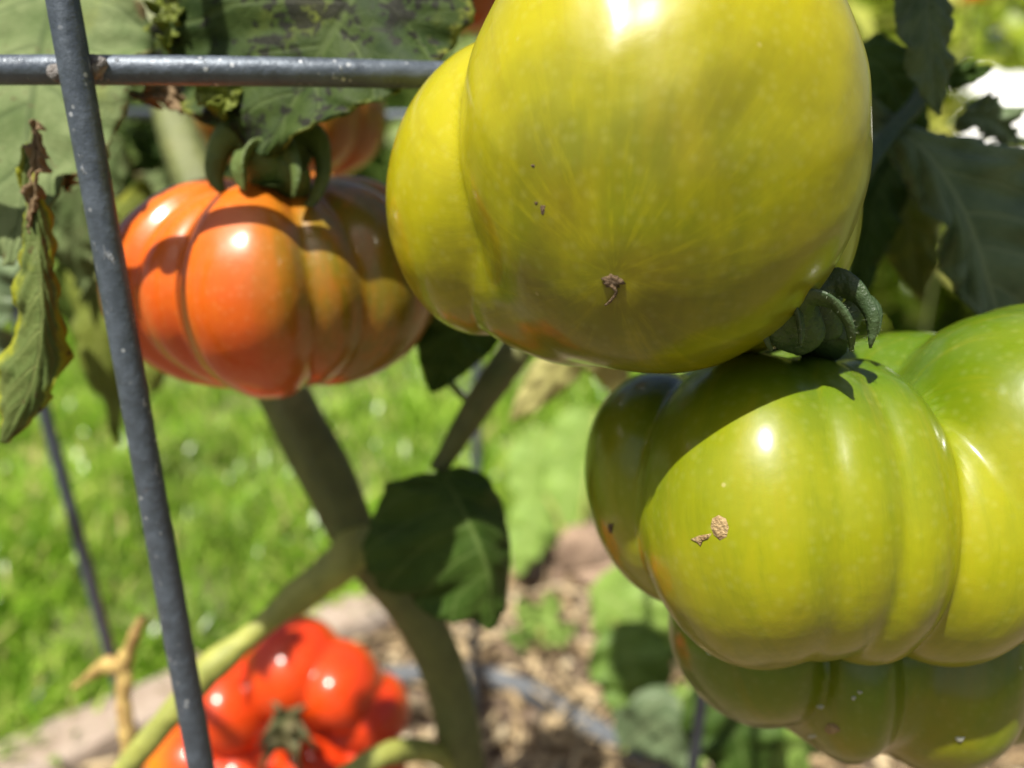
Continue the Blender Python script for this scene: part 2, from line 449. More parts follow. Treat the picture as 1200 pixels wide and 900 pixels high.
Va, Fa = blades(90000, 0.45, 3.2, 0.025, 0.065, 0.0065, 3)
Vb, Fb = blades(60000, 2.0, 9.0, 0.05, 0.10, 0.010, 4)
tag(mk('lawn_grass', np.vstack([Va, Vb]), np.vstack([Fa, Fb + len(Va)]), M['grass'], smooth=False), 'sunlit green lawn grass growing beyond the timber edging', 'grass', kind='stuff')

# mulch: chips and straw strewn over the bed
r = np.random.default_rng(11)
nC = 9000
cx = r.uniform(-0.75, 0.7, nC); cy = r.uniform(0.42, 1.5, nC)
k = in_bed(cx, cy); cx, cy = cx[k], cy[k]; nC = len(cx)
box = np.array([[-1, -1, -1], [1, -.8, -1], [.9, 1, -1], [-.8, .9, -1], [-.9, -.8, 1], [.8, -1, .8], [1, .8, 1], [-1, 1, .7]], float) * 0.5
bf = np.array([[0, 3, 2, 1], [4, 5, 6, 7], [0, 1, 5, 4], [1, 2, 6, 5], [2, 3, 7, 6], [3, 0, 4, 7]])
sz = np.stack([r.uniform(0.008, 0.032, nC), r.uniform(0.003, 0.009, nC), r.uniform(0.0015, 0.005, nC)], 1)
straw = r.random(nC) < 0.35
sz[straw] = np.stack([r.uniform(0.05, 0.12, straw.sum()), r.uniform(0.0015, 0.003, straw.sum()), r.uniform(0.001, 0.002, straw.sum())], 1)
az = r.uniform(0, 6.28, nC); tl = r.normal(0, 0.25, nC)
L = box[None] * sz[:, None, :]
xs = L[..., 0] * np.cos(tl)[:, None] - L[..., 2] * np.sin(tl)[:, None]
zs = L[..., 0] * np.sin(tl)[:, None] + L[..., 2] * np.cos(tl)[:, None]
V = np.stack([xs * np.cos(az)[:, None] - L[..., 1] * np.sin(az)[:, None] + cx[:, None],
              xs * np.sin(az)[:, None] + L[..., 1] * np.cos(az)[:, None] + cy[:, None], zs + (0.012 + 0.012 * r.random(nC))[:, None]], 2).reshape(-1, 3)
F = (np.arange(nC)[:, None, None] * 8 + bf[None]).reshape(-1, 4)
tag(mk('straw_mulch', V, F, M['chips'], smooth=False), 'tan wood chip and straw mulch strewn over the bed', 'mulch', kind='stuff')


def edging(a, b, w, h, name, label):
    """One weathered timber lying along a..b, rounded and uneven."""
    n, m = 60, 16
    d = (b - a); ln = np.linalg.norm(d); d = d / ln
    s = np.array([-d[1], d[0], 0]); z = np.array([0, 0, 1.0])
    V = []
    for i in range(n):
        t = i / (n - 1)
        for j in range(m):
            q = 2 * math.pi * j / m
            cxx, czz = math.cos(q), math.sin(q)
            e = 0.45
            X = math.copysign(abs(cxx) ** e, cxx) * w / 2; Z = math.copysign(abs(czz) ** e, czz) * h / 2
            wob = 0.002 * math.sin(t * 37 + j) + 0.0025 * math.sin(t * 11 + 2.3 * j) + 0.0015 * math.sin(t * 90 + j * j)
            V.append(a + d * ln * t + s * (X * (1 + wob * 14)) + z * (h / 2 - 0.004 + Z * (1 + wob * 10)))
    F = [(i * m + j, i * m + (j + 1) % m, (i + 1) * m + (j + 1) % m, (i + 1) * m + j) for i in range(n - 1) for j in range(m)]
    F += [tuple(reversed(range(m))), tuple(range((n - 1) * m, n * m))]
    return tag(mk(name, V, F, M['timber']), label, 'timber edging')


edging(E0 - ED * 0.5, E0 + ED * 0.58, 0.06, 0.042, 'edging_timber', 'weathered grey-brown timber edging laid between lawn and mulch')

# ------------------------------------------------------------------ tomatoes
def ell(c, R, rot=0.0, tilt=None):
    """Lobe: centre and radii in photo pixels at the fruit's depth, axes right / up / towards the viewer."""
    cr, sr = math.cos(rad(rot)), math.sin(rad(rot))
    Rm = np.array([[cr, sr, 0], [-sr, cr, 0], [0, 0, 1]])
    if tilt:
        ct, st_ = math.cos(rad(tilt)), math.sin(rad(tilt))
        Rm = Rm @ np.array([[1, 0, 0], [0, ct, st_], [0, -st_, ct]])
    return np.array(c, float), np.diag(1.0 / np.array(R, float)) @ Rm


def basis(axis):
    a = np.array(axis, float); a /= np.linalg.norm(a)
    h = np.array([0, 0, 1.0]) if abs(a[2]) < 0.9 else np.array([0, 1.0, 0])
    x = np.cross(h, a); x /= np.linalg.norm(x)
    y = np.cross(a, x)
    return x, y, a


def dirgrid(axis, nt, npx):
    x, y, a = basis(axis)
    ph = np.linspace(0, np.pi, npx)[1:-1]
    th = np.linspace(0, 2 * np.pi, nt, endpoint=False)
    PH, TH = np.meshgrid(ph, th, indexing='ij')
    D = (np.sin(PH) * np.cos(TH))[..., None] * x + (np.sin(PH) * np.sin(TH))[..., None] * y + np.cos(PH)[..., None] * a
    D = np.vstack([a[None], D.reshape(-1, 3), -a[None]])
    ang = np.concatenate([[0], PH.ravel(), [np.pi]])
    n = len(ph)
    F = []
    for j in range(nt):
        k = (j + 1) % nt
        F.append((0, 1 + j, 1 + k))
        F.append((1 + n * nt, 1 + (n - 1) * nt + k, 1 + (n - 1) * nt + j))
    for i in range(n - 1):
        for j in range(nt):
            k = (j + 1) % nt
            F.append((1 + i * nt + j, 1 + (i + 1) * nt + j, 1 + (i + 1) * nt + k, 1 + i * nt + k))
    TH = np.concatenate([[0], TH.ravel(), [0]])
    return D, F, ang, TH


def to_world(Vpx, px, py, d):
    s = d / FPX
    c = P(px, py, d)
    return c + s * (Vpx[:, :1] * RT + Vpx[:, 1:2] * UP - Vpx[:, 2:3] * FW)


FRUIT = {}


def undulate(D, ang, TH, seed):
    """Slight unevenness of the skin: shallow waves that run from stem to blossom end, and a few dents."""
    r_ = np.random.default_rng(seed)
    f = 0
    for m in (9, 14, 19, 27):
        f = f + np.sin(m * TH + r_.uniform(0, 6.28) + 1.5 * np.sin(2 * ang + r_.uniform(0, 6.28))) * r_.uniform(0.3, 0.6) * (7.0 / m) ** 0.6
    f = f * np.sin(ang) ** 2.5
    for _ in range(6):
        kv = r_.normal(0, 6.5, 3)
        f = f + 0.28 * np.sin(D @ kv + r_.uniform(0, 6.28))
    return f


def smoothmax(Rs, k):
    m = Rs.max(0)
    return m + k * np.log(np.exp((Rs - m) / k).sum(0))


def lobed_fruit(key, px, py, d, lobes, axis, mat, parent, k=7.0, kblos=30.0, sblos=0.6, kstem=None, dim=(0.16, 0.30), nt=260, npx=140, bdim=(0.03, 0.16), und=1.3, pw=2, label=None):
    D, F, ang, TH = dirgrid(axis, nt, npx)
    Rs = []
    for c, A in lobes:
        Ad = D @ A.T; Ac = A @ c
        a = (Ad ** 2).sum(1); b = Ad @ Ac; cc = Ac @ Ac - 1
        disc = b * b - a * cc
        tt = (b + np.sqrt(np.maximum(disc, 0))) / a
        Rs.append(np.where(disc > 0, tt, 0.0))
    Rs = np.array(Rs)
    kk = k + (kblos - k) * np.exp(-((np.pi - ang) / sblos) ** pw)
    r_ = smoothmax(Rs, kk)
    r_ = r_ * (1 - dim[0] * np.exp(-(ang / dim[1]) ** 2)) * (1 - bdim[0] * np.exp(-((np.pi - ang) / bdim[1]) ** 2))
    r_ = r_ + undulate(D, ang, TH, len(key) + int(px)) * und
    V = to_world(D * r_[:, None], px, py, d)
    o = mk('fruit', V, F, mat, parent, attrs={'stemward': ang / np.pi, 'lonx': np.cos(TH) * np.sin(ang) ** 0.15, 'lony': np.sin(TH) * np.sin(ang) ** 0.15}, label=label)
    FRUIT[key] = BVHTree.FromPolygons([Vector(v) for v in V], F)
    return o


def ribbed_fruit(key, px, py, d, axis, R, H, creases, mat, parent, amp=0.16, dim=(0.35, 0.42), sq=2.3, nt=260, npx=130, soft=1.6, und=0.9, label=None):
    """Beefsteak with ribs between the crease angles (degrees round the stem axis, 0 towards the viewer, + to the right)."""
    x, y, a = basis(axis)
    D, F, ang, TH = dirgrid(axis, nt, npx)
    # angle 0 = projection of the view axis (0,0,1) on the plane across the stem axis
    v0 = np.array([0, 0, 1.0]) - a * a[2]
    if np.linalg.norm(v0) < 0.3: v0 = np.array([0, -1.0, 0]) - a * (-a[1])
    v0 /= np.linalg.norm(v0)
    v1 = np.cross(a, v0)
    grid = np.linspace(-180, 180, 1440, endpoint=False)
    cr = sorted(creases); ext = [cr[-1] - 360] + cr + [cr[0] + 360]
    g = np.zeros_like(grid)
    for i in range(len(ext) - 1):
        lo, hi = ext[i], ext[i + 1]
        m = (grid >= lo) & (grid < hi)
        u = (grid[m] - (lo + hi) / 2) / ((hi - lo) / 2)
        big = min(1.0, (hi - lo) / 45.0)
        g[m] = big * (1 - np.abs(u) ** 2.3) ** 0.55 - 0.35 * (1 - big)
    kern = np.exp(-0.5 * ((np.arange(-40, 41) * 0.25) / soft) ** 2); kern /= kern.sum()
    g = np.convolve(np.concatenate([g[-40:], g, g[:40]]), kern, 'valid')
    az = np.degrees(np.arctan2(D @ v1, D @ v0))
    gv = np.interp(az, np.concatenate([grid, [180]]), np.concatenate([g, [g[0]]]))
    sr = np.sin(ang); cz = np.cos(ang)
    base = 1.0 / ((np.abs(sr) / R) ** sq + (np.abs(cz) / H) ** sq) ** (1 / sq)
    wt = np.where(ang < np.pi / 2, np.clip(sr, 0, 1) ** 0.45, 0.25 + 0.75 * np.clip(sr, 0, 1) ** 1.2)
    r_ = base * (1 - amp * 0.8 + amp * gv * wt)
    r_ = r_ * (1 - dim[0] * np.exp(-(ang / dim[1]) ** 2)) * (1 - 0.05 * np.exp(-((np.pi - ang) / 0.25) ** 2))
    r_ = r_ + undulate(D, ang, TH, len(key) + int(px)) * und
    V = to_world(D * r_[:, None], px, py, d)
    o = mk('fruit', V, F, mat, parent, attrs={'stemward': ang / np.pi, 'lonx': np.cos(TH) * np.sin(ang) ** 0.15, 'lony': np.sin(TH) * np.sin(ang) ** 0.15}, label=label)
    FRUIT[key] = BVHTree.FromPolygons([Vector(v) for v in V], F)
    return o


def on_fruit(key, px, py):
    dirv = P(px, py, 1.0) - CAM
    h = FRUIT[key].ray_cast(Vector(CAM), Vector(dirv).normalized())
    return (np.array(h[0]), np.array(h[1])) if h[0] is not None else (None, None)


def patch(key, name, outline, mat, parent, lift=0.0004, rings=4, dome=0.0):
    """A scar lying on the skin, its outline given in photo pixels."""
    o = np.array(outline, float); c = o.mean(0)
    m = len(o)
    V = []; F = []
    def hit(p, l):
        q, nn = on_fruit(key, *p)
        if q is None: return None
        if nn @ (q - CAM) > 0: nn = -nn
        return q + nn * l
    q = hit(c, lift + dome)
    if q is None: return None
    V.append(q)
    for i in range(1, rings + 1):
        f = i / rings
        for p in o:
            j = c + (p - c) * f
            q = hit(j, (lift + dome * (1 - f * f)) if i < rings else -0.0003)
            if q is None: return None
            V.append(q)
    for j in range(m):
        F.append((0, 1 + j, 1 + (j + 1) % m))
    for i in range(rings - 1):
        for j in range(m):
            k_ = (j + 1) % m
            F.append((1 + i * m + j, 1 + (i + 1) * m + j, 1 + (i + 1) * m + k_, 1 + i * m + k_))
    return mk(name, V, F, mat, parent)


def blob(cx_, cy_, rx, ry, n=14, jit=0.25, seed=0):
    r_ = np.random.default_rng(seed)
    a = np.linspace(0, 2 * np.pi, n, endpoint=False)
    f = 1 + jit * (r_.random(n) * 2 - 1)
    return np.stack([cx_ + rx * np.cos(a) * f, cy_ + ry * np.sin(a) * f], 1)


def sepal(parent, pts, w, mat, thick=0.22, n=36, hint=None, cup=0.35, name='sepal', tip=3.2):
    """A thick curling sepal. pts: photo x, y, depth; w: widest width in photo pixels."""
    q = spline([list(P(x, y, d)) for x, y, d in pts], n)
    d = pts[0][2]; W = w * 0.5 * d / FPX
    T, N, B = frames(q, hint if hint is not None else -FW)
    sides = 14
    a = np.linspace(0, 2 * np.pi, sides, endpoint=False)
    V = []
    for i in range(n):
        t = i / (n - 1)
        wt = W * (0.55 + 0.45 * math.sin(math.pi * min(1, t * 1.3 + 0.15))) * (1 - t ** tip) + W * 0.05
        th = wt * thick + 0.0003
        off = cup * wt * (np.sin(a) ** 2)
        V.append(q[i] + (np.sin(a) * wt)[:, None] * B[i] + ((np.cos(a) * th) - off)[:, None] * N[i])
    V = np.vstack(V)
    F = [(i * sides + j, i * sides + (j + 1) % sides, (i + 1) * sides + (j + 1) % sides, (i + 1) * sides + j) for i in range(n - 1) for j in range(sides)]
    F += [tuple(reversed(range(sides))), tuple(range((n - 1) * sides, n * sides))]
    return mk(name, V, F, mat, parent)


# yellow-green tomato, blossom end towards the viewer
D1 = 0.155
t1 = thing('tomato', P(740, 170, D1), 'big glossy yellow-green beefsteak tomato with brown blossom scar, hanging highest', 'tomato')
A1 = (0.17, 0.755, -0.63)
c0 = np.array([740, 170])
def lb(x, y, z, R, rot=0, tilt=None, o=c0): return ell((x - o[0], o[1] - y, z), R, rot, tilt)
lobes1 = [lb(772, 168, 12, (233, 270, 190), 0, 0),
          lb(582, 192, -130, (146, 194, 172), -10),
          lb(888, 212, -85, (146, 200, 150), 6),
          lb(705, 272, -72, (185, 155, 135), 8),
          lb(720, 140, -100, (140, 180, 110)),
          lb(840, 130, -100, (135, 180, 110))]
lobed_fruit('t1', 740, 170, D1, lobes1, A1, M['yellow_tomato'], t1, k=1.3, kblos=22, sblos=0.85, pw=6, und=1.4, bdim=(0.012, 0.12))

# green ribbed tomato at the right
D2 = 0.180
t2 = thing('tomato', P(985, 575, D2), 'broad ribbed yellow-green tomato with tan corky scar, under the yellow-green one', 'tomato')
c2 = np.array([985, 575])
lobes2 = [lb(866, 586, 52, (126, 172, 165), 0, None, c2),
          lb(980, 588, 44, (86, 168, 160), 0, None, c2),
          lb(922, 584, 50, (108, 166, 164), 0, None, c2),
          lb(1160, 552, 34, (140, 186, 165), 0, None, c2),
          lb(1215, 505, 0, (130, 150, 150), 10, None, c2),
          lb(1075, 610, 30, (120, 152, 150), 0, None, c2),
          lb(1060, 618, -10, (150, 140, 135), 0, None, c2),
          lb(800, 580, -62, (108, 148, 136), 14, None, c2),
          lb(1110, 540, -90, (180, 158, 120), 0, None, c2),
          lb(880, 560, -100, (150, 135, 110), 0, None, c2),
          lb(1280, 560, -70, (110, 170, 120), 0, None, c2)]
lobed_fruit('t2', 985, 575, D2, lobes2, (-0.06, 0.98, -0.12), M['green_tomato'], t2, k=2.0, kblos=4, dim=(0.10, 0.30))

# shaded green tomato below it
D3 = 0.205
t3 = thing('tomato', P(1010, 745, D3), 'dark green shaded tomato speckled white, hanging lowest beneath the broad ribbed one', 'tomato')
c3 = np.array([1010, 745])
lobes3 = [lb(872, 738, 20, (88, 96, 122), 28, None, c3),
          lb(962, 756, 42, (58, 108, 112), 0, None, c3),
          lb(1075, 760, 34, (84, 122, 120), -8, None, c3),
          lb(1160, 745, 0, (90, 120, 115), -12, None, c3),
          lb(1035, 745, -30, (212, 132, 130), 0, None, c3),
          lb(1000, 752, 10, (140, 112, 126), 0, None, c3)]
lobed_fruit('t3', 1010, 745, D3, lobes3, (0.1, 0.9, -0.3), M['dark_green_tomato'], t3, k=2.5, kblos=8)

# orange tomato in the middle distance
D4 = 0.235
t4 = thing('tomato', P(325, 335, D4), 'orange-red ribbed tomato ripening to olive on one flank, behind the wire upright', 'tomato')
ribbed_fruit('t4', 330, 328, D4, (-0.02, 0.95, 0.30), 190, 137, [-86, -44, -20, 24, 46, 88, 132, 178, -132], M['orange_tomato'], t4, amp=0.17, soft=2.2, sq=2.02)

# red tomato near the ground, stem end towards the viewer
D5 = 0.44
t5 = thing('tomato', P(330, 860, D5), 'bright red deeply lobed tomato low beside the mulch, stem end showing', 'tomato')
c5 = np.array([335, 855])
lobes5 = [lb(345, 785, 0, (56, 62, 72), -10, None, c5), lb(402, 800, 12, (46, 50, 62), 20, None, c5), lb(437, 838, -8, (42, 44, 62), 0, None, c5),
          lb(420, 905, -10, (56, 52, 60), 20, None, c5), lb(372, 900, 22, (50, 52, 55), 0, None, c5), lb(280, 822, 8, (46, 56, 66), 25, None, c5),
          lb(236, 890, 0, (62, 54, 64), 10, None, c5), lb(290, 915, 14, (46, 60, 56), 0, None, c5), lb(335, 870, -45, (122, 112, 70), 0, None, c5)]
lobed_fruit('t5', 335, 855, D5, lobes5, (0.02, 0.25, 0.95), M['red_tomato'], t5, k=1.8, kblos=5, dim=(0.30, 0.30), und=1.0, nt=200, npx=110)

# two more behind the blighted leaf
D6 = 0.33
t6 = thing('tomato', P(345, 150, D6), 'orange tomato half hidden behind the blighted leaf and the curled calyx', 'tomato')
ribbed_fruit('t6', 342, 128, D6, (0.1, 0.9, 0.3), 112, 84, [-160, -120, -75, -40, -5, 30, 62, 100, 140], M['orange2_tomato'], t6, amp=0.15)
t7 = thing('tomato', P(545, -10, 0.30), 'brown-red tomato peeping out between blighted leaf and yellow-green tomato', 'tomato')
ribbed_fruit('t7', 560, -25, 0.30, (0.1, 0.9, 0.3), 80, 66, [-160, -110, -65, -20, 25, 70, 120, 160], M['orange2_tomato'], t7, amp=0.15)

# scars and calyces
sc = patch('t1', 'blossom_scar', blob(718, 329, 14, 8, n=18, jit=0.35, seed=1), M['scar_dark'], t1, dome=0.0001)
tp = [on_fruit('t1', *p)[0] for p in ((716, 334), (722, 342), (716, 352), (709, 358))]
tube('style_remnant', [list(p + (CAM - p) / np.linalg.norm(CAM - p) * 0.0006) + [0.00035 - 0.00006 * i] for i, p in enumerate(tp)], M['scar_dark'], t1, n=14, sides=6)
for x, y, rx, ry, s in ((625, 194, 4, 4, 2), (636, 245, 6, 10, 3), (628, 238, 3, 3, 4)):
    patch('t1', 'brown_fleck', blob(x, y, rx, ry, 9, 0.4, s), M['scar_dark'], t1, lift=0.00008, rings=2)
patch('t2', 'corky_scar', [(833, 606), (842, 601), (852, 606), (856, 618), (853, 631), (844, 636), (835, 628), (831, 617)], M['cork'], t2, lift=0.00015, dome=0.0002)
patch('t2', 'corky_scar', [(807, 632), (818, 627), (829, 625), (836, 624), (832, 631), (824, 634), (821, 642), (815, 636)], M['cork'], t2, lift=0.00015, dome=0.0001)
patch('t2', 'brown_fleck', blob(716, 618, 5, 8, 9, 0.5, 3), M['scar_dark'], t2, rings=2)
patch('t3', 'blossom_scar', blob(975, 853, 10, 7, seed=8), M['cork'], t3, dome=0.0003)
for x, y, rx, ry, s in ((962, 828, 6, 3, 2), (1125, 866, 9, 4, 3), (1000, 818, 3, 3, 4), (1007, 811, 4, 3, 5), (952, 863, 6, 3, 6), (832, 765, 4, 3, 7)):
    patch('t3', 'pale_fleck', blob(x, y, rx, ry, 9, 0.4, s), M['fleck_pale'], t3, rings=2)

# calyx of the orange tomato
cal = mk('calyx', *(lambda: (np.array([P(318 + 26 * math.cos(a), 226 + 9 * math.sin(a), 0.218 + 0.02 * math.sin(a)) for a in np.linspace(0, 6.28, 12, endpoint=False)] + [P(318, 214, 0.226)]), [(i, (i + 1) % 12, 12) for i in range(12)]))(), M['sepal'], t4)
S4 = [([(300, 226, 0.214), (296, 190, 0.208), (280, 163, 0.205), (262, 174, 0.204), (254, 205, 0.204), (264, 230, 0.205)], 52),
      ([(332, 228, 0.214), (336, 190, 0.208), (352, 162, 0.205), (370, 170, 0.204), (376, 202, 0.204), (364, 236, 0.205), (352, 242, 0.206)], 44),
      ([(312, 230, 0.212), (302, 200, 0.202), (292, 178, 0.199), (283, 194, 0.197), (287, 224, 0.197)], 62),
      ([(332, 232, 0.211), (332, 205, 0.203), (338, 184, 0.200), (346, 202, 0.198), (344, 232, 0.198)], 58),
      ([(318, 215, 0.229), (310, 180, 0.232), (316, 160, 0.234), (330, 168, 0.236)], 40)]
for pts, w in S4: sepal(cal, pts, w, M['sepal'], tip=7)
pxtube('pedicel', [(320, 224, 0.224, 26), (318, 190, 0.228, 24), (330, 140, 0.236, 22), (350, 90, 0.246, 22), (370, 30, 0.256, 24), (390, -40, 0.266, 26)], M['stem'], t4, lump=0.05)

# calyx of the ribbed green tomato
cal = pxtube('calyx', [(962, 405, 0.1625, 60), (963, 392, 0.1645, 50), (966, 378, 0.1665, 36)], M['sepal_dark'], t2, n=12)
S2 = [([(955, 402, 0.1525), (938, 372, 0.1475), (950, 352, 0.1445), (975, 356, 0.1425), (994, 380, 0.1415), (998, 412, 0.1435)], 62),
      ([(952, 396, 0.1565), (935, 368, 0.1525), (918, 352, 0.1505), (902, 366, 0.1485), (898, 392, 0.1475), (904, 412, 0.1485)], 34),
      ([(975, 396, 0.1575), (968, 350, 0.1535), (978, 334, 0.1525), (1002, 345, 0.1505), (1020, 372, 0.1495), (1020, 408, 0.1505)], 42),
      ([(940, 402, 0.1525), (920, 385, 0.1485), (916, 368, 0.1465), (930, 358, 0.1445), (938, 385, 0.1445), (938, 405, 0.1445)], 40),
      ([(985, 398, 0.1595), (1005, 358, 0.1585), (1024, 362, 0.1575), (1029, 392, 0.1565)], 30),
      ([(955, 396, 0.1605), (950, 360, 0.1605), (972, 330, 0.1595), (985, 318, 0.1595)], 18)]
for pts, w in S2: sepal(cal, pts, w, M['sepal_dark'], tip=5)
pxtube('pedicel', [(966, 385, 0.176, 24), (975, 350, 0.180, 22), (985, 310, 0.187, 22), (980, 240, .20, 24), (960, 140, .23, 26)], M['sepal_dark'], t2, lump=0.05)

def hairs(parts, parent, n, ln, mat, seed=0):
    """Short downy hairs standing on the given meshes."""
    r_ = np.random.default_rng(seed); V = []; F = []
    for o in parts:
        me = o.data; off = world_loc(o)
        pi = r_.integers(0, len(me.polygons), n)
        for i in pi:
            p = me.polygons[int(i)]
            c = np.array(p.center) + off + r_.normal(0, 0.0003, 3)
            nn = np.array(p.normal); d = nn + r_.normal(0, 0.25, 3); d /= np.linalg.norm(d)
            s_ = np.cross(d, r_.normal(size=3)); s_ /= np.linalg.norm(s_)
            L_ = ln * r_.uniform(0.5, 1.2); k0 = len(V)
            V += [c - s_ * 0.00004 - d * 0.0002, c + s_ * 0.00004 - d * 0.0002, c + d * L_]
            F.append((k0, k0 + 1, k0 + 2))
    return mk('hairs', V, F, mat, parent, smooth=False, kind='stuff')


M['hair'] = plain_mat('stem_hair', (0.16, 0.20, 0.11), (0.22, 0.25, 0.15), 60, 0.6, 0.0, trans=0.3)
hairs(list(cal.children), cal, 300, 0.0005, M['hair'], 3)

# calyx of the red tomato
cal = pxtube('calyx', [(335, 864, 0.4103, 34), (335, 854, 0.4008, 40), (336, 846, 0.3948, 32)], M['sepal_dry'], t5, n=12)
for k_, (ex, ey) in enumerate(((300, 880), (305, 905), (350, 910), (372, 880), (362, 826), (318, 822))):
    sepal(cal, [(335, 852, 0.3948), ((335 + ex) / 2, (852 + ey) / 2 - 6, 0.3829), (ex, ey, 0.3865)], 24, M['sepal_dry'], name='sepal')
pxtube('pedicel', [(336, 854, 0.3972, 24), (338, 850, 0.3877, 20), (344, 856, 0.3805, 17)], M['sepal_dry'], t5, n=20)
for T, (x, y, d) in ((t6, (350, 92, .33)), (t7, (562, -70, .30))):
    pxtube('pedicel', [(x, y + 30, d, 20), (x + 4, y, d + .005, 18), (x + 15, y - 60, d + .02, 18), (x + 20, y - 140, d + .03, 18)], M['stem'], T)
pxtube('pedicel', [(770, -30, .185, 34), (776, -90, .195, 26), (780, -160, .21, 24)], M['stem'], t1)

# ------------------------------------------------------------------ wire cage
cage = thing('tomato_cage', P(600, 1100, 0.52), 'grey galvanised wire tomato cage with round ring and leaning uprights', 'plant cage')
zr = P(60, 82, 0.172)[2]
near = P(60, 82, 0.172)
RC = 0.205
ctr = np.array([near[0], near[1] + RC, zr])
def ring(z, c, R, rr):
    a = np.linspace(0, 2 * np.pi, 120, endpoint=False)
    V = []; m = 14
    for i, q in enumerate(a):
        rad_ = np.array([math.cos(q), math.sin(q), 0])
        for j in range(m):
            b = 2 * math.pi * j / m
            V.append(np.array([c[0], c[1], z]) + rad_ * (R + rr * math.cos(b)) + np.array([0, 0, rr * math.sin(b)]))
    F = [(i * m + j, ((i + 1) % 120) * m + j, ((i + 1) % 120) * m + (j + 1) % m, i * m + (j + 1) % m) for i in range(120) for j in range(m)]
    return mk('ring', V, F, M['metal'], cage)
ring(zr, ctr, RC, 0.0031)
def upright(a, b, rr=0.0032, ext=0.0):
    a, b = np.array(a), np.array(b)
    d = (b - a) / np.linalg.norm(b - a)
    a = a - d * ext
    if b[2] > -0.05: b = b + d * ((b[2] + 0.05) / -d[2])
    return tube('upright', [list(a + (b - a) * t) + [rr * (1 + 0.02 * math.sin(t * 40))] for t in np.linspace(0, 1, 12)], M['metal'], cage, n=90, lump=0.012)
upright(P(88, 80, 0.1665), P(236, 900, 0.205), ext=0.12)
upright(P(-8, 260, 0.38), P(130, 770, 0.45))
upright(P(562, 90, 0.50), P(556, 870, 0.60))
upright(P(850, 600, 0.33), P(812, 900, 0.40), 0.003)
wd = P(88, 81, 0.1692)
def weld(p, R, seed):
    r_ = np.random.default_rng(seed); V = []; n, m = 10, 14
    for i in range(n + 1):
        for j in range(m):
            a, b = math.pi * i / n, 2 * math.pi * j / m
            f = 1 + 0.18 * math.sin(3 * b + seed) * math.sin(2 * a) + 0.12 * r_.random()
            V.append(p + R * f * np.array([1.25 * math.sin(a) * math.cos(b), 0.7 * math.sin(a) * math.sin(b), 0.8 * math.cos(a)]))
    F = [(i * m + j, i * m + (j + 1) % m, (i + 1) * m + (j + 1) % m, (i + 1) * m + j) for i in range(n) for j in range(m)]
    return mk('weld', V, F, M['weld'], cage)
weld(wd + np.array([0.0032, 0.0, 0.0005]), 0.0028, 2)
weld(wd + np.array([-0.0030, 0.0, -0.0008]), 0.0022, 5)

# ------------------------------------------------------------------ leaves
def leaf(parent, S, Lf=None, Rt=None, w=None, mat=None, nu=44, nv=17, pucker=0.0012, ripple=0.0015, nveins=5, seed=0, bend=0.0, name='leaf', label=None, serr=0.06, prof=None):
    """A leaflet: spine S and either edge curves Lf, Rt or a half width w, all in photo x, y, depth."""
    S = [tuple(map(float, s)) for s in S]
    q = spline([list(P(*s)) for s in S], nu)
    u = np.linspace(0, 1, nu)
    if Lf is not None:
        l = spline([list(P(*s)) for s in Lf], nu); r_ = spline([list(P(*s)) for s in Rt], nu)
    else:
        d = np.mean([s[2] for s in S]); W = w * d / FPX
        sp = np.array([[s[0], s[1]] for s in S])
        pr = prof or (lambda t: (math.sin(math.pi * min(1.0, t ** 0.72)) ** 0.75))
        T, N, B = frames(q, -FW)
        ww = np.array([W * pr(t) for t in u])
        l = q + B * ww[:, None]; r_ = q - B * ww[:, None]
        l = l - N * (bend * ww)[:, None]; r_ = r_ - N * (bend * ww)[:, None]
    s1 = 1 + serr * noise1(u * 22, seed + 5)[:, None]; s2 = 1 + serr * noise1(u * 20, seed + 9)[:, None]
    l = q + (l - q) * s1; r_ = q + (r_ - q) * s2
    T, N, B = frames(q, -FW)
    V = np.zeros((nu, nv, 3)); UV = np.zeros((nu, nv, 2))
    vsn = np.linspace(-1, 1, nv)
    for j, v in enumerate(vsn):
        e = l if v < 0 else r_
        av = abs(v)
        p = q + (e - q) * av
        ph = (u - 0.24 * av ** 1.25) * nveins
        qz = pucker * np.abs(np.sin(math.pi * ph)) * (av * (1.25 - av)) * 3.0 * np.sin(math.pi * np.clip(u * 1.02, 0, 1)) ** 0.5
        rz = ripple * av ** 2 * noise1(u * 9 + (3 if v < 0 else 0), seed + (1 if v < 0 else 2)) * 2
        V[:, j] = p + N * (qz + rz - 0.0012 * (1 - av) ** 4)[:, None]
        UV[:, j, 0] = u; UV[:, j, 1] = (v + 1) / 2
    F = [(i * nv + j, i * nv + j + 1, (i + 1) * nv + j + 1, (i + 1) * nv + j) for i in range(nu - 1) for j in range(nv - 1)]
    o = mk(name, V.reshape(-1, 3), F, mat, parent, uv=UV.reshape(-1, 2), label=label)
    md = o.modifiers.new('thickness', 'SOLIDIFY'); md.thickness = 0.00035; md.offset = 0
    return o


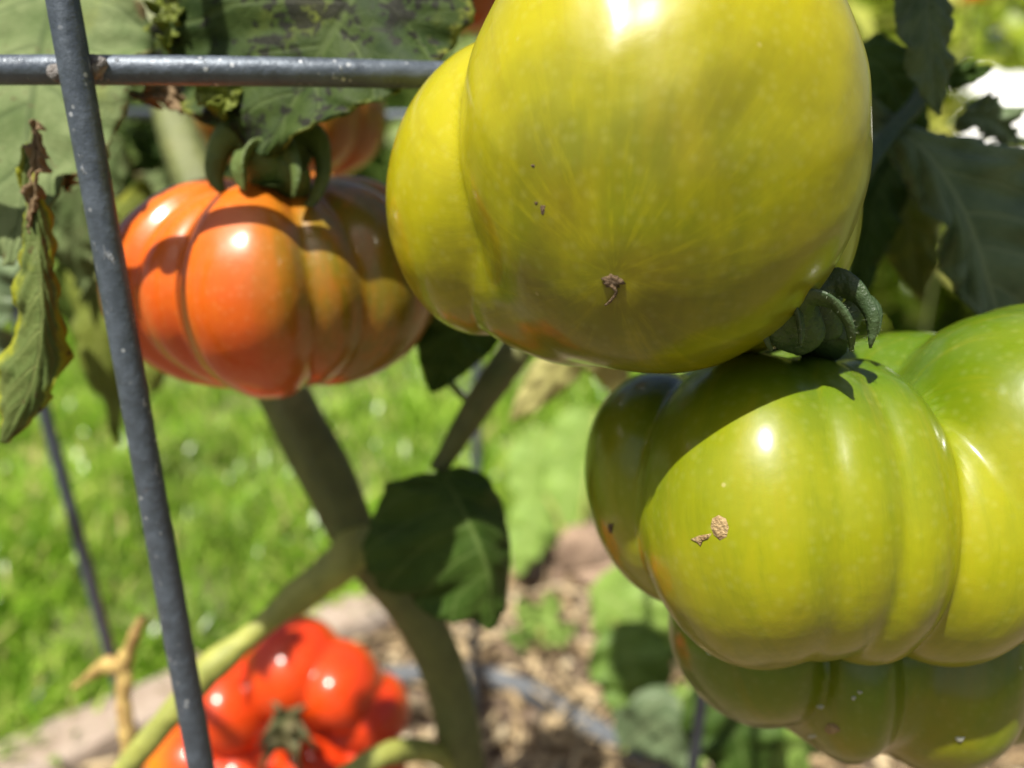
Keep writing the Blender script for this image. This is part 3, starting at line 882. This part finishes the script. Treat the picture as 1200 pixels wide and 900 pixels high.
base = G(575, 1150)
plant = thing('tomato_plant', base, 'tomato plant with thick green stem and blighted, curled leaves inside the wire cage', 'tomato plant')
st = [(545, 925, .37, 50), (524, 800, .345, 50), (482, 710, .325, 54), (424, 640, .312, 54), (386, 560, .308, 62), (336, 465, .312, 60), (270, 310, .335, 62), (222, 190, .355, 52), (196, 100, .37, 46), (170, -60, .39, 44)]
pts = [list(base + np.array([0, 0, -0.02])) + [0.0125]] + [list(P(x, y, d)) + [w * .5 * d / FPX] for x, y, d, w in st]
ms = tube('main_stem', pts, M['stem'], plant, n=110, sides=24, lump=0.03, ridge=0.05)
hairs([ms], ms, 5000, 0.0016, M['hair'], 5)
pxtube('branch', [(425, 622, .312, 42), (408, 652, .298, 48), (372, 682, .296, 38), (346, 702, .296, 41), (330, 714, .295, 30), (290, 748, .292, 28), (250, 780, .289, 38), (236, 796, .288, 34), (200, 838, .286, 29), (150, 898, .286, 28), (110, 960, .29, 27)], M['stem_pale'], plant, lump=0.06, seed=4)
pxtube('branch', [(660, 330, .28, 40), (608, 405, .275, 38), (560, 475, .270, 34), (512, 552, .268, 20)], M['stem'], plant, lump=0.04)
pxtube('branch', [(540, 900, .36, 26), (500, 880, .34, 26), (450, 885, .32, 28), (400, 915, .31, 28)], M['stem_pale'], plant, lump=0.05)
pxtube('branch', [(520, 440, .285, 8), (545, 466, .278, 9), (572, 470, .272, 8)], M['stem'], plant, n=20)
pxtube('branch', [(975, 250, .21, 26), (1040, 160, .225, 22), (1080, 110, .23, 20), (1092, 40, .235, 22), (1096, -60, .24, 24)], M['sepal_dark'], plant)
pxtube('branch', [(820, 420, .20, 16), (860, 412, .195, 16), (900, 408, .19, 16), (962, 380, .18, 18)], M['sepal_dark'], plant)

leaf(plant, [(450, -70, .194), (410, 0, .192), (360, 90, .194), (308, 182, .196)],
     [(400, -90, .195), (230, -30, .204), (168, 60, .210), (215, 128, .208), (262, 155, .204), (306, 182, .196)],
     [(500, -80, .192), (560, -20, .194), (520, 70, .192), (440, 118, .189), (370, 150, .189), (312, 183, .196)],
     mat=M['leaf_blight'], nu=70, nv=31, pucker=0.0014, ripple=0.0022, nveins=5, seed=3, label='dark blighted leaf with purple-brown spots behind the ring')
leaf(plant, [(70, -40, .216), (48, 40, .208), (34, 130, .201), (28, 210, .197), (10, 310, .194)],
     [(20, -40, .222), (-60, 40, .222), (-90, 130, .212), (-70, 230, .204), (4, 312, .194)],
     [(120, -40, .214), (172, 20, .208), (172, 75, .204), (142, 140, .200), (112, 195, .197), (60, 250, .195), (16, 312, .194)],
     mat=M['leaf_pale'], nu=60, nv=25, pucker=0.0016, ripple=0.003, nveins=5, seed=8, label='pale grey-green leaf behind the ring and upright')
leaf(plant, [(38, 150, .186), (38, 220, .184), (42, 300, .182), (46, 380, .182), (34, 450, .184), (0, 520, .188)],
     [(33, 150, .187), (28, 230, .186), (28, 300, .188), (16, 380, .190), (2, 440, .190), (-2, 518, .189)],
     [(44, 155, .187), (52, 225, .186), (66, 300, .188), (76, 380, .190), (70, 455, .190), (8, 520, .189)],
     mat=M['leaf_curl'], nu=70, nv=21, pucker=0.0014, ripple=0.002, nveins=9, seed=12, serr=0.09, label='yellowing leaf curled into a hanging strip')
leaf(plant, [(40, 140, .184), (42, 190, .183), (36, 240, .183), (38, 275, .184)], w=9, mat=M['leaf_dead'], seed=21, serr=0.35, ripple=0.002, bend=0.8, label='brown dead strip of leaf')
leaf(plant, [(82, 176, .204), (76, 200, .203), (80, 224, .204)], w=14, mat=M['leaf_dead'], seed=22, serr=0.35, ripple=0.002, bend=0.9)
leaf(plant, [(155, 112, .210), (190, 108, .208), (222, 128, .205), (236, 142, .205)], w=13, mat=M['leaf_dead'], seed=24, serr=0.4, ripple=0.003, bend=0.8)
leaf(plant, [(185, -10, .205), (200, 20, .204), (196, 60, .205)], w=18, mat=M['leaf_olive'], seed=25, serr=0.3, ripple=0.003)
leaf(plant, [(228, 106, .199), (262, 112, .198), (258, 140, .199)], w=22, mat=M['leaf_olive'], seed=26, serr=0.2, ripple=0.003)
leaf(plant, [(175, 215, .33), (120, 290, .33), (112, 380, .32), (140, 520, .33)], w=34, mat=M['leaf_olive'], seed=31, ripple=0.004, bend=0.5)
leaf(plant, [(140, 160, .30), (90, 230, .30), (84, 300, .31), (100, 350, .32)], w=40, mat=M['leaf_pale'], seed=33, ripple=0.004, bend=0.3)
leaf(plant, [(20, 240, .28), (-20, 320, .28), (-10, 430, .29)], w=50, mat=M['leaf_grey'], seed=34, ripple=0.004)
for S_, w_, m_, sd in (([(190, 200, .42), (165, 250, .42), (120, 300, .43)], 30, 'leaf_pale', 71), ([(60, 330, .40), (95, 370, .41), (150, 390, .42)], 26, 'leaf_mid', 72),
                       ([(130, 330, .46), (170, 400, .45), (175, 470, .45)], 28, 'leaf_olive', 73), ([(10, 300, .36), (70, 330, .37), (110, 310, .38)], 24, 'leaf_light', 74)):
    leaf(plant, S_, w=w_, mat=M[m_], seed=sd, ripple=0.005, bend=0.4)
# centre
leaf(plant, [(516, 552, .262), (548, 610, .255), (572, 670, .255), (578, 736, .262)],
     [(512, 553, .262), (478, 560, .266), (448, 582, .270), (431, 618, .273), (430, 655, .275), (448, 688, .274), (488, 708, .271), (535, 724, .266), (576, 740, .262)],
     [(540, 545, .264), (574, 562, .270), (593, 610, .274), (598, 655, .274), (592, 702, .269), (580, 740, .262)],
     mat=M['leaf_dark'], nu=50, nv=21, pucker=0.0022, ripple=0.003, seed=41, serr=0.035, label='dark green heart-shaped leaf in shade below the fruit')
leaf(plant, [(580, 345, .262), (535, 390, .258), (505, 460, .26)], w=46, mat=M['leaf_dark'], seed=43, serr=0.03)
leaf(plant, [(690, 395, .36), (645, 440, .37), (598, 494, .38)], w=25, mat=M['leaf_straw'], seed=44, serr=0.03, bend=0.4, label='pale straw-yellow leaf drooping under the yellow-green tomato')
leaf(plant, [(720, 400, .36), (712, 430, .37), (735, 470, .38)], w=26, mat=M['leaf_straw'], seed=45, serr=0.03, bend=0.4)
# right side, in the shade of the added leaves overhead
leaf(plant, [(1088, -60, .205), (1090, 20, .203), (1096, 80, .205), (1102, 135, .210)], w=33, mat=M['leaf_grey'], seed=51, serr=0.03, prof=lambda t: max(0.05, math.sin(math.pi * min(1, 0.28 + t * 0.72)) ** 0.6), bend=0.5)
leaf(plant, [(1015, 150, .235), (1070, 162, .225), (1130, 250, .222), (1180, 400, .230)],
     [(1016, 126, .235), (1090, 150, .230), (1200, 188, .232), (1290, 270, .236), (1190, 402, .230)],
     [(1014, 160, .236), (1050, 200, .232), (1090, 260, .226), (1118, 340, .228), (1170, 400, .230)],
     mat=M['leaf_grey'], nu=60, nv=25, pucker=0.0034, ripple=0.006, seed=53, serr=0.03, label='large grey-green leaf folded over beside the yellow-green tomato')
leaf(plant, [(1035, 150, .262), (1062, 230, .256), (1082, 350, .262)], w=50, mat=M['leaf_olive'], seed=54, serr=0.03, bend=0.3)
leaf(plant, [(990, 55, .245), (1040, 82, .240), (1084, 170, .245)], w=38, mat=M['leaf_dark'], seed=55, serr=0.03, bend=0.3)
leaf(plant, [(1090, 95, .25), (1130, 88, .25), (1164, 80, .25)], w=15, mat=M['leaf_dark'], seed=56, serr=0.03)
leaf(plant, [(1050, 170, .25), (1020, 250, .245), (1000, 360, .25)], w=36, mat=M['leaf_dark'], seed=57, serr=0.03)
leaf(plant, [(1125, 135, .245), (1165, 140, .245), (1195, 170, .25)], w=24, mat=M['leaf_grey'], seed=58, serr=0.10, ripple=0.004)
# unseen leaves added above the frame to shade the right side
def inv(W):
    v = W - CAM; d = v @ FW
    return (600 + FPX * (v @ RT) / d, 450 - FPX * (v @ UP) / d, d)
SA = RT - SUN * (RT @ SUN); SA /= np.linalg.norm(SA)
SB = np.cross(SUN, SA)
def overhead(px, py, d, h, ln, wd, ang, sd):
    c = P(px, py, d) + SUN * h
    ax = SA * math.cos(rad(ang)) + SB * math.sin(rad(ang))
    S_ = [inv(c - ax * ln / 2), inv(c - ax * ln * 0.1 + SUN * 0.004), inv(c + ax * ln / 2)]
    W_ = SA * -math.sin(rad(ang)) + SB * math.cos(rad(ang))
    pr = lambda t: math.sin(math.pi * min(1.0, t ** 0.75)) ** 0.7
    us = np.linspace(0, 1, 9)
    Lf = [inv(c + ax * ln * (u_ - 0.5) + W_ * wd * pr(u_)) for u_ in us]
    Rt = [inv(c + ax * ln * (u_ - 0.5) - W_ * wd * pr(u_)) for u_ in us]
    leaf(plant, S_, Lf, Rt, mat=M['leaf_dark'], seed=sd, nu=30, nv=11)
overhead(1100, 170, .225, 0.115, 0.095, 0.034, 20, 62)
overhead(1120, 290, .225, 0.125, 0.090, 0.030, 60, 63)
overhead(1050, 60, .235, 0.110, 0.08, 0.028, 110, 64)

# dry twig by the upright
tw = thing('dry_twig', P(152, 905, .33), 'dry yellow forked twig standing beside the timber edging', 'twig')
pxtube('shoot', [(150, 960, .335, 17), (151, 880, .33, 18), (145, 820, .33, 16), (147, 795, .33, 19), (142, 772, .33, 24)], M['twig'], tw, lump=0.14, ridge=0.08)
pxtube('fork', [(140, 785, .33, 20), (150, 764, .328, 16), (160, 738, .325, 14), (168, 722, .325, 9)], M['twig'], tw, n=24, lump=0.2, ridge=0.08)
pxtube('fork', [(146, 785, .33, 16), (124, 780, .332, 18), (104, 793, .334, 11), (86, 806, .335, 6)], M['twig'], tw, n=24, lump=0.22, ridge=0.08)

# ------------------------------------------------------------------ on the bed
hose_pts = [(420, 800), (470, 792), (540, 788), (612, 806), (670, 838), (740, 882), (800, 940)]
tag(tube('soaker_hose', [list(G(x, y, 0.018)) + [0.0095] for x, y in hose_pts], M['hose'], None, n=70, lump=0.02), 'grey hose curving over the mulch', 'hose')


def clod(px, py, R, label, seed, flat=0.7):
    r_ = np.random.default_rng(seed)
    D, F, ang, TH = dirgrid((0, 0, 1), 48, 28)
    ks = r_.normal(0, 3.2, (9, 3)); ph = r_.uniform(0, 6.28, 9)
    f = 1 + sum(0.085 * np.sin(D @ ks[i] + ph[i]) for i in range(9)) + sum(0.02 * np.sin(D @ (ks[i] * 5) + ph[i]) for i in range(9))
    V = D * (R * f)[:, None] * np.array([1.15, 0.9, flat])
    c = G(px, py); c = c + np.array([0, 0, R * flat * 0.55])
    return tag(mk('earth_clod', V + c, F, M['clod']), label, 'earth clod')


clod(668, 662, 0.075, 'brown lumpy clod of earth at the lawn edge', 5)
clod(716, 690, 0.05, 'small dark earth clod beside the larger clod', 9, 0.55)


def bed_plant(root_px, label, leaves, mat_stem, name='seedling'):
    b = G(*root_px)
    t = thing(name, b, label, 'young plant')
    for i, (S_, w_, m_) in enumerate(leaves):
        leaf(t, S_, w=w_, mat=M[m_], seed=80 + i * 3 + int(root_px[0]), nu=26, nv=11, ripple=0.006, bend=0.25, pucker=0.003)
        a = P(*S_[0])
        mid = (a + b) / 2 + np.array([0.004, 0, 0.02])
        tube('stalk', [list(b) + [0.003], list(mid) + [0.0026], list(a) + [0.002]], mat_stem, t, n=16, sides=8)
    return t


bed_plant((668, 700), 'young plant with broad light-green leaves in front of the lawn', [
    ([(700, 480, 1.0), (672, 520, .98), (640, 560, .96)], 34, 'leaf_light'),
    ([(640, 500, 1.02), (622, 545, 1.0), (612, 600, .98)], 30, 'leaf_light'),
    ([(690, 540, .95), (668, 585, .93), (640, 640, .91)], 36, 'leaf_light'),
    ([(640, 580, .92), (622, 620, .90), (606, 675, .88)], 30, 'leaf_light'),
    ([(715, 520, 1.05), (705, 560, 1.03), (690, 610, 1.0)], 34, 'leaf_mid')], M['stem_pale'])
bed_plant((770, 880), 'young plant with mottled green leaves below the green tomatoes', [
    ([(690, 690, .60), (738, 720, .58), (760, 800, .58)], 52, 'leaf_light'),
    ([(720, 730, .57), (742, 790, .56), (740, 860, .56)], 50, 'leaf_mid'),
    ([(800, 800, .54), (805, 850, .53), (808, 930, .53)], 28, 'leaf_light'),
    ([(770, 730, .60), (796, 750, .60), (815, 790, .60)], 24, 'leaf_pale'),
    ([(730, 880, .52), (770, 850, .51), (800, 905, .51)], 40, 'leaf_grey')], M['stem_pale'])
bed_plant((628, 770), 'tiny pale seedling sprouting from the mulch beside the grey hose', [
    ([(630, 742, .80), (618, 722, .80), (606, 700, .80)], 14, 'leaf_light'),
    ([(632, 740, .80), (644, 716, .81), (650, 690, .81)], 15, 'leaf_light'),
    ([(630, 750, .79), (612, 750, .78), (590, 742, .78)], 13, 'leaf_mid'),
    ([(634, 752, .79), (655, 746, .79), (676, 732, .79)], 13, 'leaf_light')], M['stem_pale'])
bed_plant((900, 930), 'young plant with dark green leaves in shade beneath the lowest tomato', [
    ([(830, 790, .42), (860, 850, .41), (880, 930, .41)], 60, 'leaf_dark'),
    ([(930, 800, .45), (920, 850, .44), (925, 930, .44)], 56, 'leaf_mid'),
    ([(960, 870, .44), (930, 880, .43), (880, 905, .43)], 30, 'leaf_light')], M['stem'])

# ------------------------------------------------------------------ planting beyond the lawn
def bush_mesh(n, rx, ry, h, ls, seed):
    r_ = np.random.default_rng(seed)
    u = r_.normal(size=(n, 3)); u /= np.linalg.norm(u, axis=1)[:, None]
    rr = r_.random(n) ** 0.45
    lump = 1 + 0.22 * np.sin(u[:, 0] * 5 + seed) * np.sin(u[:, 2] * 6 + seed * 2) + 0.12 * np.sin(u[:, 1] * 9 + seed)
    c = u * (rr * lump)[:, None] * np.array([rx, ry, h / 2]) + np.array([0, 0, h * 0.52])
    c[:, 2] = np.maximum(c[:, 2], 0.03)
    a = r_.uniform(0, 6.28, n); e = r_.normal(-0.35, 0.45, n)
    d = np.stack([np.cos(a) * np.cos(e), np.sin(a) * np.cos(e), np.sin(e)], 1)
    s = np.cross(d, np.array([0, 0, 1.0]) + 0.4 * r_.normal(size=(n, 3))); s /= np.linalg.norm(s, axis=1)[:, None]
    nn = np.cross(s, d)
    L_ = (ls * (0.6 + 0.8 * r_.random(n)))[:, None]
    W_ = L_ * 0.26
    V = np.stack([c, c + d * L_ * .35 + s * W_ + nn * L_ * .06, c + d * L_ * .45 , c + d * L_ * .35 - s * W_ + nn * L_ * .06, c + d * L_ * .75 + s * W_ * .7, c + d * L_ * .75 - s * W_ * .7, c + d * L_ - nn * L_ * .12], 1).reshape(-1, 3)
    i = np.arange(n)[:, None] * 7
    F = np.vstack([i + np.array([[0, 1, 2]]), i + np.array([[0, 2, 3]]), i + np.array([[1, 4, 2]]), i + np.array([[2, 5, 3]]), i + np.array([[4, 6, 2]]), i + np.array([[2, 6, 5]])])
    return V, F


FOL = {
    'dark': blade_mat('foliage_dark', [(0, (0.05, 0.09, 0.02)), (0.6, (0.09, 0.15, 0.03)), (1, (0.16, 0.22, 0.05))], 0.25),
    'mid': blade_mat('foliage_mid', [(0, (0.10, 0.17, 0.03)), (0.6, (0.17, 0.25, 0.05)), (1, (0.27, 0.33, 0.10))], 0.3),
    'lime': blade_mat('foliage_lime', [(0, (0.24, 0.34, 0.03)), (0.6, (0.42, 0.50, 0.06)), (1, (0.60, 0.58, 0.16))], 0.45),
}


def bush(x, y, rx, h, n, ls, mat, label, seed, cat='bush', name='garden_bush'):
    t = thing(name, (x, y, 0), label, cat, 'bushes beyond the lawn')
    V, F = bush_mesh(n, rx, rx * 0.8, h, ls, seed)
    mk('foliage', V + np.array([x, y, 0]), F, FOL[mat], t, smooth=False, kind='stuff')
    r_ = np.random.default_rng(seed)
    for i in range(4):
        a = r_.uniform(0, 6.28); q = np.array([math.cos(a), math.sin(a), 0]) * rx * 0.55
        tube('stem', [[x, y, -0.02, 0.012], [x + q[0] * .4, y + q[1] * .4, h * .4, 0.009], [x + q[0], y + q[1], h * .85, 0.004]], M['stem'], t, n=14, sides=7)
    return t


bush(-1.95, 2.7, 0.55, 0.95, 1500, 0.10, 'mid', 'bushy mid-green shrub seen past the curled leaf', 1)
bush(-1.15, 2.5, 0.45, 0.80, 1300, 0.09, 'dark', 'dark green shrub seen between wire upright and orange tomato', 2)
bush(-0.45, 2.9, 0.55, 1.0, 1300, 0.10, 'mid', 'green shrub behind the orange tomato', 3)
bush(0.35, 2.6, 0.5, 0.8, 1200, 0.09, 'dark', 'dark shrub behind the yellow-green tomato', 4)
bush(0.79, 1.95, 0.26, 0.92, 1300, 0.085, 'lime', 'tall yellow-green bush showing between the shaded leaves and tomato', 5)
bush(1.28, 2.05, 0.34, 0.47, 1300, 0.085, 'lime', 'low lime-green bush in front of the white stand-in cover', 6)
bush(2.05, 2.5, 0.40, 0.85, 1300, 0.10, 'mid', 'mid-green bush at the end of the white stand-in cover', 7)
bush(2.55, 4.3, 0.95, 1.6, 1500, 0.15, 'lime', 'tall lime-green bush behind the white stand-in cover', 8)
bush(1.1, 4.8, 0.9, 1.6, 1500, 0.16, 'lime', 'tall yellow-green bush far behind the shaded leaves', 11)
bush(-2.6, 5.2, 1.2, 1.7, 1500, 0.18, 'dark', 'tall dark bush far behind the pale leaf', 9)
bush(-0.6, 5.6, 1.3, 1.8, 1500, 0.18, 'mid', 'tall green bush far behind the blighted leaf', 10)
# white fleece tunnel, invented and sloped to catch sun as a bright patch
M['fleece'] = plain_mat('white_fleece', (0.78, 0.78, 0.76), (0.70, 0.70, 0.69), 12, 0.85, 0.004)
rc = thing('standin_cover', (1.85, 3.1, 0), 'made-up white fleece cover standing in for a bright patch beyond the bushes', 'row cover')
nA, nL = 25, 40
V = []
for i in range(nL):
    x = 1.2 + 1.4 * i / (nL - 1)
    sag = 1 - 0.05 * abs(math.sin(math.pi * 3.5 * i / (nL - 1)))
    for j in range(nA):
        a = math.pi * j / (nA - 1)
        w_ = 1 + 0.02 * math.sin(i * 1.3 + j * 0.9)
        V.append((x, 3.1 - math.cos(a) * 0.55 * w_, max(0.0, math.sin(a) * 0.74 * sag * w_)))
mk('fabric', V, [(i * nA + j, (i + 1) * nA + j, (i + 1) * nA + j + 1, i * nA + j + 1) for i in range(nL - 1) for j in range(nA - 1)], M['fleece'], rc)
for i in range(4):
    x = 1.3 + 0.4 * i
    tube('hoop', [[x, 3.1 - math.cos(a) * 0.53, math.sin(a) * 0.70, 0.006] for a in np.linspace(0, math.pi, 13)], M['hose'], rc, n=30, sides=8)
mar = thing('orange_flower', (0.86, 1.45, 0), 'single orange flower on a thin stalk above the lime-green bushes', 'flower')
fc = P(1140, 2, 1.55)
mar.location = (fc[0], fc[1], 0)
tube('stalk', [[fc[0], fc[1], -0.02, 0.004], [fc[0] + 0.01, fc[1], fc[2] * .5, 0.0035], [fc[0], fc[1], fc[2], 0.003]], M['stem'], mar, n=20, sides=7)
M['petal'] = plain_mat('orange_petal', (0.75, 0.28, 0.01), (0.8, 0.36, 0.02), 60, 0.6, 0.0005, trans=0.2)
for lay in range(2):
    for i in range(9):
        a = i * 2 * math.pi / 9 + lay * 0.35
        d = np.array([math.cos(a), math.sin(a), 0.0]); s = np.array([-math.sin(a), math.cos(a), 0]); z = np.array([0, 0, 1.0])
        R_ = 0.030 - lay * 0.009
        mk('petal', [fc, fc + d * R_ * .6 + s * .009 + z * (.008 + lay * .006), fc + d * R_ + z * (.006 + lay * .012), fc + d * R_ * .6 - s * .009 + z * (.008 + lay * .006)], [(0, 1, 2), (0, 2, 3)], M['petal'], mar)
